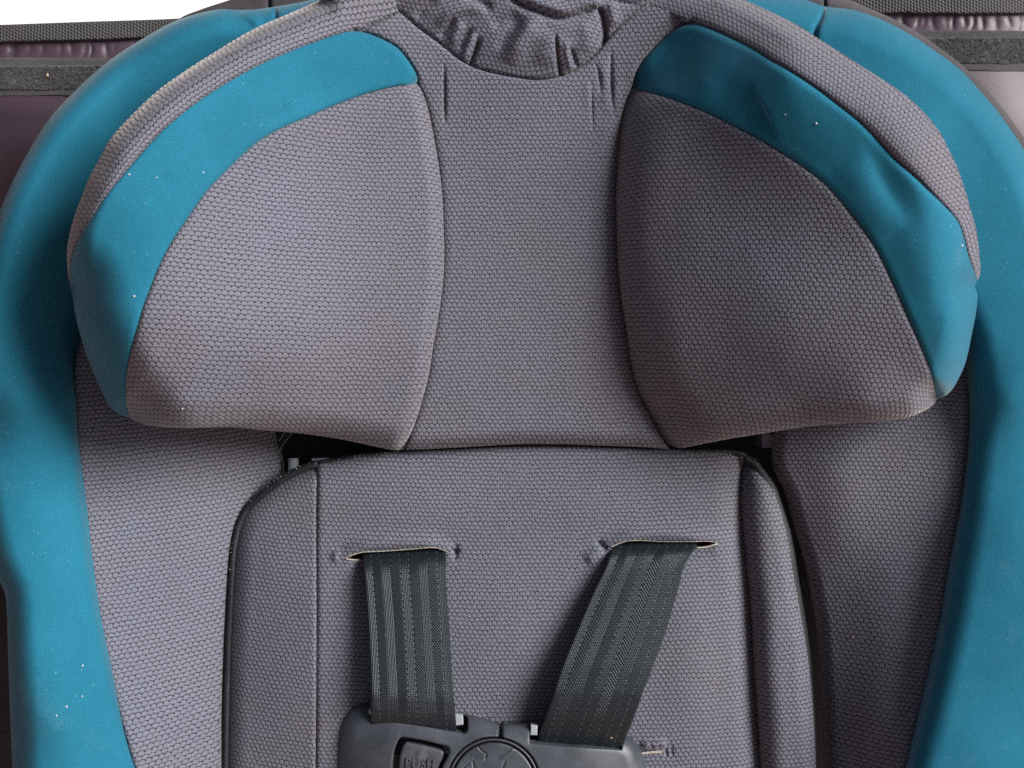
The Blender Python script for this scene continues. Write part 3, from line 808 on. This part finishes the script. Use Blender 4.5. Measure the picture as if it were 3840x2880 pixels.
hRW = tps([(2390,400,13),(2320,700,15),(2325,1000,15),(2390,1400,12),(2510,1620,5),(2650,480,32),(2650,800,31),(2650,1200,30),(2700,1550,20),(2950,300,58),(2900,700,46),(2950,1000,45),(2950,1350,42),(3000,1540,33),(2500,150,6),(2480,60,10),(2700,60,26),(3250,500,66),(3200,850,58),(3250,1200,56),(3250,1500,46),(3480,750,69),(3600,1000,65),(3520,1250,61),(3480,1450,48),(2900,60,46),(3100,230,62),(2800,200,40),(3250,850,60),(3400,1000,62),(2420,290,8),(2640,300,33)])
rw_common = [edge(RW_OUT, 38, 190, 2.2), edge(RW_OUT2, 32, 120), edge(RW_BOT, 16, 90), edge(RW_INN, 24, 210, 2.1), seam(RT_IN, 1.9, 24), seam(RT_OUT, 2.6, 28), edge(RT_TOP, 4, 24)]
panel('wing_face', loop(RT_IN, RW_BOT, RW_INN), hRW, rw_common + [blob(2480,900,-2.0,90,260), blob(2900,1050,2.5,240,240)], M_KNIT, SEATROOT,
      rot=2.5, warp=lambda P, u, v: (u, v - 1.3 * np.cos((P[:, 0] - 2300) / 650.)), label='shaded grey inner face of the right head wing', key='rw')
panel('wing_stripe', loop(RT_OUT, RT_TOP, RT_IN, RW_OUT2[::-1]), hRW, rw_common + [ridge([(2812,320),(2850,390),(2880,450),(2912,525)], -3.0, 80, 6, taper=.5),
      ridge([(2830,330),(2880,430),(2920,520)], .3, 40), ridge([(3255,520),(3300,640),(3370,760),(3440,840)], -1.5, 34, 60, taper=.4),
      ridge([(3180,600),(3260,760),(3350,880)], 1.2, 70), ridge([(2440,260),(2650,300),(2800,380)], -2., 80), blob(3480,1000,3,110,180,-20)], M_TEAL, SEATROOT,
      label='creased teal stripe round the right head wing', key='rt')
panel('wing_rim', loop(RW_OUT, RT_OUT, RR_TOP, curve([(2434,17),(2436,-60)])), hRW, rw_common + [ridge([(2620,-30),(2800,50),(2960,140),(3050,200)], 1.8, 26)], M_KNIT, SEATROOT, warp=along(RT_OUT, 18., .12),
      label='pale grey outer rim of the right head wing', key='rr')

# ------------------------------------------------------------------ harness
def strap(name, left, right, zprof, label, thick=1.1, nu=30, nv=150, cup=.6):
    L, R = curve(left, 2.), curve(right, 2.)
    tL, tR = np.linspace(0, 1, len(L)), np.linspace(0, 1, len(R))
    t = np.linspace(0, 1, nv)
    A = np.stack([np.interp(t, tL, L[:, i]) for i in (0, 1)], 1); B_ = np.stack([np.interp(t, tR, R[:, i]) for i in (0, 1)], 1)
    z = np.interp(t, [p[0] for p in zprof], [p[1] for p in zprof])
    zk = np.convolve(np.pad(z, 8, 'edge'), np.hanning(17) / np.hanning(17).sum(), 'valid')
    V, UV, F = [], [], []
    us = np.linspace(0, 1, nu)
    length = np.linalg.norm((A + B_)[-1] / 2 - (A + B_)[0] / 2) * K * 1000
    for side in (0, 1):
        for j in range(nv):
            P = A[j] * (1 - us[:, None]) + B_[j] * us[:, None]
            zz = zk[j] + cup * (1 - (2 * us - 1) ** 2) - thick * side
            zz = zz - (.35 * (np.abs(2 * us - 1) > .97)) * (1 - 2 * side)
            V.append(unproj(P, zz / 1000)); UV.append(np.stack([us, np.full(nu, t[j] * length)], 1))
    V = np.vstack(V); UV = np.vstack(UV); n = nu * nv
    for j in range(nv - 1):
        for i in range(nu - 1):
            a = j * nu + i
            F.append([a, a + nu, a + nu + 1, a + 1]); F.append([n + a, n + a + 1, n + a + nu + 1, n + a + nu])
        for i, fl in ((0, 0), (nu - 1, 1)):
            a = j * nu + i; q = [a, n + a, n + a + nu, a + nu]
            F.append(q if not fl else q[::-1])
    return mesh_obj(name, V, F, M_STRAP, SEATROOT, UV, label=label)
strap('harness_strap', [(1357,2040),(1357,2087),(1364,2160),(1377,2334),(1388,2551),(1390,2680),(1392,2760)],
      [(1660,2020),(1672,2071),(1673,2160),(1685,2334),(1698,2551),(1709,2690),(1716,2790)],
      [(0,-16),(.045,-12),(.09,-5),(.16,-1),(.4,3),(.65,7.5),(.78,9.5),(.88,8.5),(.94,5.5),(1,1)], 'left black harness strap, running straight down')
strap('harness_strap', [(2318,2010),(2296,2050),(2267,2134),(2231,2205),(2170,2344),(2100,2517),(2068,2618),(2042,2693),(2010,2790),(1998,2830)],
      [(2625,2000),(2614,2040),(2569,2118),(2545,2205),(2500,2361),(2443,2517),(2413,2592),(2381,2683),(2340,2790),(2332,2840)],
      [(0,-16),(.04,-12),(.08,-5),(.15,-1),(.4,4.5),(.6,9),(.72,10.5),(.82,9.5),(.9,6),(1,0)], 'right black harness strap, running down to the left')

# chest clip: body with two strap slots, a push button and a round emblem
CL = loop(curve([(1383,2636),(1350,2636),(1307,2660),(1278,2702),(1268,2748),(1262,2830),(1262,2900),(1272,3010),(1300,3090),(1380,3140)]),
          curve([(1380,3140),(1840,3180),(2300,3150)]), curve([(2300,3150),(2390,3100),(2424,3000),(2430,2920),(2424,2870),(2407,2813),(2381,2777),(2348,2755),(2300,2742)]),
          curve([(2300,2742),(2150,2722),(2000,2712),(1930,2712),(1884,2715),(1874,2722),(1863,2716),(1818,2699),(1753,2681),(1700,2670),(1640,2662),(1500,2648),(1383,2636)]))
hCL = tps([(1280,2900,2),(1450,2750,7.5),(1480,2900,8),(1850,2800,10),(1850,2940,11),(2200,2850,9),(2380,2900,4),(1300,2700,2),(1400,3100,6),(2300,3100,6),(1850,3150,9),(1380,2660,3.5),(1700,2700,6),(2000,2730,7),(2330,2770,4)])
SLc = loop(curve([(1386,2668),(1388,2690),(1400,2698)],4.), curve([(1400,2698),(1480,2706),(1600,2726),(1738,2752)],4.), curve([(1738,2752),(1750,2744),(1753,2690),(1742,2682)],4.),
           curve([(1742,2682),(1600,2668),(1480,2660),(1386,2668)],4.))
SRc = loop(curve([(1987,2722),(1986,2786)],4.), curve([(1986,2786),(2050,2793),(2200,2803),(2330,2811)],4.), curve([(2330,2811),(2336,2766)],4.), curve([(2336,2766),(2200,2742),(2080,2728),(1987,2722)],4.))
BTN = loop(curve([(1512,2764),(1591,2778),(1669,2797)],4.), curve([(1669,2797),(1682,2804),(1684,2818),(1676,2842),(1662,2868),(1650,2910),(1645,2960)],4.), curve([(1645,2960),(1480,2950)],4.),
           curve([(1480,2950),(1472,2900),(1473,2850),(1480,2810),(1494,2776),(1503,2766),(1512,2764)],4.))
EC = (1851, 2940); ER = 177.
ang = np.linspace(0, 2 * np.pi, 160, endpoint=False)
circ = lambda r: np.stack([EC[0] + r * np.cos(ang), EC[1] + r * np.sin(ang)], 1)
EMB = circ(ER)
clip_o = panel('chest_clip', CL, hCL, [edge(np.vstack([CL, CL[:1]]), 9, 75), edge(np.vstack([BTN, BTN[:1]]), .9, 9), edge(np.vstack([SLc, SLc[:1]]), .7, 7), edge(np.vstack([SRc, SRc[:1]]), .7, 7),
      ridge([(1877,2700),(1876,2765)], -5, 6, taper=0), edge(np.vstack([EMB, EMB[:1]]), .5, 6)],
      M_CLIP, SEATROOT, spacing=7, skirt=6, holes=[SLc, SRc, BTN, EMB], label='dark grey plastic chest clip joining both straps', key='clip', inset=0)
# emblem: ring, sunken groove and a disc with incised lines
hE = lambda P: hCL(P)
def ring(name, r0, r1, dz, parent):
    V, F = [], []
    prof = [(r0, dz - 1.2), (r0, dz - .15), ((r0 * 3 + r1) / 4, dz + .1), ((r0 + r1) / 2, dz + .22), ((r0 + 3 * r1) / 4, dz + .1), (r1, dz - .15), (r1, dz - 1.2)]
    for r, z in prof:
        c = circ(r); V.append(unproj(c, hCL(c) + z / 1000))
    n = len(ang)
    for l in range(len(prof) - 1):
        for i in range(n): F.append([l * n + i, l * n + (i + 1) % n, (l + 1) * n + (i + 1) % n, (l + 1) * n + i])
    return mesh_obj(name, np.vstack(V), F, M_CLIP, parent)
ring('emblem_ring', 162, 171, .15, clip_o)
E0 = (1640, 2700); es_ = 420 / 2212.
ep = lambda L: [(E0[0] + x * es_, E0[1] + y * es_) for x, y in L]
inc = [([(795,480),(820,540),(880,610),(965,660)], -.75), ([(965,660),(965,720),(935,775)], -.75), ([(850,738),(750,745),(690,785)], -.35),
       ([(690,785),(600,870),(520,950),(450,1080)], -.7), ([(690,785),(705,870),(725,960),(760,1100)], -.7), ([(1360,800),(1320,880),(1290,960),(1250,1080)], -.7),
       ([(1510,560),(1440,640),(1350,700),(1270,735)], .45)]
emb_mods = [ridge(ep(L), a, 2.2 if a < 0 else 5, taper=.12) for L, a in inc] + [blob(EC[0] + 20, 2826, -.35, 70, 26), edge(np.vstack([circ(156), circ(156)[:1]]), .9, 7)]
panel('emblem_disc', circ(156), lambda P: hCL(P) - .0002, emb_mods, M_CLIP, clip_o, spacing=4, skirt=2, inset=0, label='round emblem disc with incised branching lines')
# floor under the openings of the clip
solid('clip_backplate', [(1440,2830),(1700,2830),(2060,2850),(2060,3060),(1440,3060)], 1.0, 3.2, M_BLACK, clip_o)
BI = BTN.mean(0) + (BTN - BTN.mean(0)) * np.array([.80, .86]) + [3, 4]
btn_o = panel('push_button', BI, lambda P: hCL(P) - .0018, [edge(np.vstack([BI, BI[:1]]), 1.2, 9), ridge([(1590,2800),(1570,2840),(1562,2900)], .45, 14), ridge([(1610,2820),(1594,2860)], -.3, 10)],
      M_BTN, clip_o, spacing=5, skirt=5, inset=0)
# raised lettering on the button
fc = bpy.data.curves.new('lettering', 'FONT'); fc.body = 'PUSH'; fc.size = .0058; fc.extrude = .0005; fc.bevel_depth = .00009; fc.align_x = 'CENTER'; fc.space_character = 1.12
tmp = link(bpy.data.objects.new('tmp', fc))
dg = bpy.context.evaluated_depsgraph_get()
tme = bpy.data.meshes.new_from_object(tmp.evaluated_get(dg)); bpy.data.objects.remove(tmp)
lc = np.array([[1574, 2881.]])
zz = float(hCL(lc)[0]) - .0018 + .0001
p0 = unproj(lc, zz)[0]
tme.name = 'lettering'; tme.materials.clear(); tme.materials.append(M_BTN)
co = np.empty(len(tme.vertices) * 3); tme.vertices.foreach_get('co', co); co = co.reshape(-1, 3); co[:, 0] *= .84
a_ = math.radians(-4); co = np.c_[co[:, 0] * math.cos(a_) - co[:, 1] * math.sin(a_), co[:, 0] * math.sin(a_) + co[:, 1] * math.cos(a_), co[:, 2]]
w3 = co + p0
for _ in range(3):
    px_ = np.stack([1920 + w3[:, 0] / (K * (D - w3[:, 2]) / D), 1440 - w3[:, 1] / (K * (D - w3[:, 2]) / D)], 1)
    w3[:, 2] = hCL(px_) - .0018 + .00015 + co[:, 2]
co = w3 - np.array(BASE); tme.vertices.foreach_set('co', co.ravel())
lt = link(bpy.data.objects.new('lettering', tme)); lt.parent = clip_o
# pale metal ends of the strap adjusters
solid('metal_tab', [(1706,2680),(1735,2682),(1737,2718),(1708,2722)], 2, 5.4, M_METAL, clip_o, bevel=.4)
solid('metal_tab', [(1991,2719),(2016,2721),(2014,2758),(1989,2757)], 2, 6.2, M_METAL, clip_o, bevel=.4)
solid('metal_tab', [(1382,2662),(1390,2660),(1391,2680),(1384,2680)], 1.5, 4.4, M_METAL, clip_o, bevel=.3)

# bits glimpsed in the dark gaps either side of the insert
def rod(name, p, r, z, length, m, axis='y', label=None):
    a = unproj(np.array([p]), z / 1000)[0]; d = np.array([0, -length, 0]) if axis == 'y' else np.array([length, 0, 0])
    tube(name, [a, a + d * .5, a + d], r / 1000, m, SEATROOT, 18, label=label)
rod('support_rod', (1100,1718), 2.4, -30, .022, M_METAL, label='pale round metal rod in the left gap')
solid('metal_strip', [(1168,1720),(1228,1717),(1230,1723),(1180,1740)], -36, -29, M_METAL, SEATROOT)
solid('plate', [(2858,1590),(2888,1625),(2914,1650),(2912,1678),(2859,1679)], -42, -27, M_PLATE, SEATROOT, label='grey plate in the right gap')
def cord(a, b, z):
    P = curve([a, b], 8.); tube('webbing_thread', unproj(P, z / 1000), .00022, M_STITCH, SEATROOT, 5)
wb = [(1020,1600),(1110,1600),(1046,1690),(1030,1690)]
solid('inner_strap', wb, -34, -32.5, M_DARKP, SEATROOT)
cord((1104,1612),(1046,1688), -32.2); cord((1075,1612),(1045,1655), -32.2)

# ------------------------------------------------------------------ dark satin cover behind the seat
CB = Vector((0, -0.62, -0.16))
COVER = thing('fabric_cover', 'dark purple satin cover with black webbing edge hanging behind the seat', 'cover', CB)
Z_C = -.062
TOPE = curve([(-900,112),(-400,104),(0,93),(304,82),(673,69),(1100,40),(1700,0),(2600,-30),(3314,-22),(3840,-22),(4700,-22)], 12.)
WEBB = curve([(-900,176),(-400,168),(0,156),(304,149),(521,141),(1000,110),(1700,70),(2600,50),(3314,48),(3840,49),(4700,52)], 12.)
VT = curve([(-900,222),(0,216),(434,217),(1200,180),(2200,130),(3380,114),(3840,115),(4700,116)], 12.)
VT2 = curve([(-900,250),(0,246),(434,242),(1200,205),(2200,155),(3380,140),(3840,141),(4700,142)], 12.)
VB2 = curve([(-900,345),(0,338),(434,333),(1200,300),(2200,250),(3500,238),(3840,240),(4700,242)], 12.)
VB = curve([(-900,368),(0,361),(434,356),(1200,325),(2200,275),(3500,264),(3840,269),(4700,272)], 12.)
rs = np.random.default_rng(11)
for L_ in (VT, VB, VT2, VB2, WEBB):
    w_ = np.convolve(rs.normal(0, 1.8, len(L_) + 4), np.ones(5) / 5, 'valid'); L_[1:-1, 1] += w_[1:-1]
gath = []
for x in list(np.arange(-20, 620, 47)) + list(np.arange(3320, 3860, 38)):
    x = x + rs.uniform(-20, 20); y0 = 150 if x < 1500 else 48
    gath.append(ridge([(x, y0), (x + rs.uniform(-8, 8), y0 + 35), (x + rs.uniform(-20, 20), y0 + rs.uniform(55, 80))], rs.uniform(-1.0, -.3), rs.uniform(8, 16), taper=.5))
hC = tps([(-400,200,-62),(200,200,-60),(200,420,-58),(100,700,-64),(600,200,-64),(1900,200,-66),(3300,100,-64),(3700,80,-60),(3700,400,-58),(3840,300,-62),(4200,200,-68),(3840,600,-60),(-200,1500,-70),(4100,1500,-72),(1900,1500,-75),
          (1900,4500,-75),(-400,4500,-75),(4300,4500,-75)])
oC = loop(TOPE, curve([(4700,-22),(4700,5200)], 60.), curve([(4700,5200),(-900,5200)], 60.), curve([(-900,5200),(-900,112)], 60.))
fa = [blob(60,560,3,160,120,20), blob(60,410,1.5,160,36), blob(330,470,-2,130,80,-30), blob(3800,430,1.5,120,160)]
panel('satin_panel', oC, hC, gath + fa, M_SATIN, COVER, spacing=26, skirt=2, inset=0, key='cover')
def strip(name, top, bot, dz, m, uvs=None, rough=0., label=None):
    o_ = loop(top, bot[::-1])
    f = lambda P: hC(P) + dz / 1000 + rough / 1000 * (np.sin(P[:, 0] / 31.) * np.cos(P[:, 1] / 17. + P[:, 0] / 90.))
    return panel(name, o_, f, [edge(top, .5, 7), edge(bot, .5, 7)], m, COVER, spacing=22, skirt=3, inset=0, label=label)
strip('webbing_trim', TOPE, WEBB, 3.0, M_WEB, rough=.25)
strip('selvedge', VT, VB, .9, M_SELV)
strip('fuzzy_fastener', VT2, VB2, 1.5, M_FUZZ, rough=.3)
# loops of the fastener: nobody could count them
V, F = [], []
for a0, a1 in ((-60, 560), (3420, 3900)):
    for _ in range(1500):
        x = rs.uniform(a0, a1); y = np.interp(x, VT2[:, 0], VT2[:, 1]) + rs.uniform(3, 92)
        c = unproj([(x, y)], float(hC(np.array([[x, y]]))[0]) + .0017)[0]
        an = rs.uniform(0, 6.28); L_ = rs.uniform(.0003, .0011); w_ = .00007; d = np.array([math.cos(an), math.sin(an), 0]); s_ = np.array([-d[1], d[0], 0]) * w_
        up = np.array([0, 0, rs.uniform(.0003, .0009)]); o0 = len(V)
        V += [c - d * L_ - s_, c - d * L_ + s_, c + up - s_, c + up + s_, c + d * L_ - s_, c + d * L_ + s_]
        F += [[o0, o0 + 1, o0 + 3, o0 + 2], [o0 + 2, o0 + 3, o0 + 5, o0 + 4]]
mesh_obj('fastener_loops', V, F, M_SELV, COVER, kind='stuff')

# ------------------------------------------------------------------ crumbs and lint lying on the fabric
def speck(px, key, r, m, name, label, cat, group, stretch=1.3):
    P = np.array([px], float); hz = hC(P) + .004 if key == 'cover' else (HEIGHTS[key](P) if key in HEIGHTS else np.array([key]))
    c = unproj(P, float(hz[0]) + r * .35 / 1000)[0]
    import bmesh
    bm = bmesh.new(); bmesh.ops.create_icosphere(bm, subdivisions=2, radius=r * .72 / 1000)
    for v in bm.verts:
        v.co *= 1 + .28 * math.sin(v.co.x * 9000 / r + px[0]) * math.cos(v.co.y * 7000 / r + px[1]); v.co.x *= stretch; v.co.z *= .7
    me = bpy.data.meshes.new(name); bm.to_mesh(me); bm.free(); me.materials.append(m)
    me.polygons.foreach_set('use_smooth', np.ones(len(me.polygons), bool))
    o = link(bpy.data.objects.new(name, me))
    o.matrix_world = SEAT @ Matrix.Translation(Vector(c)) @ Matrix.Rotation(px[0] * .37, 4, 'Z')
    return props(o, label, cat, group)
BLz = lambda p: float((hBL(np.array([p], float)) + edge(BL_OUT, 34, 150)(np.array([p], float)))[0])
speck((178,281), 'cover', 1.0, M_CRUMB, 'crumb', 'tan crumb caught in the fuzzy black fastener strip behind the seat', 'crumb', 'crumbs', .8)
speck((2293,2767), .0078, .42, M_CRUMB, 'crumb', 'tan crumb on the right harness strap just above the chest clip', 'crumb', 'crumbs')
speck((3199,2390), float(hSR(np.array([[3199,2390.]]))[0]) + .001, .5, M_CRUMB, 'crumb', 'tan crumb on the shaded grey side panel on the right', 'crumb', 'crumbs', .8)
speck((289,950), 'lt', .5, M_CRUMB, 'crumb', 'tan crumb at the outer left edge of the left wing, beside the grey rim', 'crumb', 'crumbs')
speck((1472,1815), 'pad', .42, M_CRUMB, 'crumb', 'pale crumb on the upper grey pad above the left strap slot', 'crumb', 'crumbs', .7)
G = 'bits of white lint on the teal fabric'
for px, key, r, lab in [((484,654),'lt',.45,'white lint speck on the left wing teal stripe, nearest the grey rim corner'),
                        ((588,666),'lt',.34,'small white lint speck in the middle of the left wing teal stripe'),
                        ((762,647),'lt',.36,'white lint speck by the inner seam of the left wing teal stripe'),
                        ((503,1111),'lt',.5,'largest white lint speck low on the left wing teal stripe'),
                        ((3061,463),'rt',.5,'bright white lint speck high on the right wing teal stripe'),
                        ((2945,430),'rt',.32,'tiny lint speck by the crease of the right wing teal stripe'),
                        ((309,2496),BLz((309,2496)),.5,'white lint speck on the left bolster, topmost of the four'),
                        ((308,2611),BLz((308,2611)),.42,'faint lint speck on the left bolster under the topmost one'),
                        ((250,2650),BLz((250,2650)),.5,'ragged white lint speck on the left bolster, second lowest'),
                        ((211,2683),BLz((211,2683)),.45,'white lint speck on the left bolster, lowest of the four'),
                        ((684,1533),'lw',.42,'white lint speck low on the grey face of the left wing'),
                        ((3607,920),'rt',.55,'white chalky smudge on the right wing teal stripe beside its rim')]:
    speck(px, key, r, M_LINT, 'lint', lab, 'lint', G)
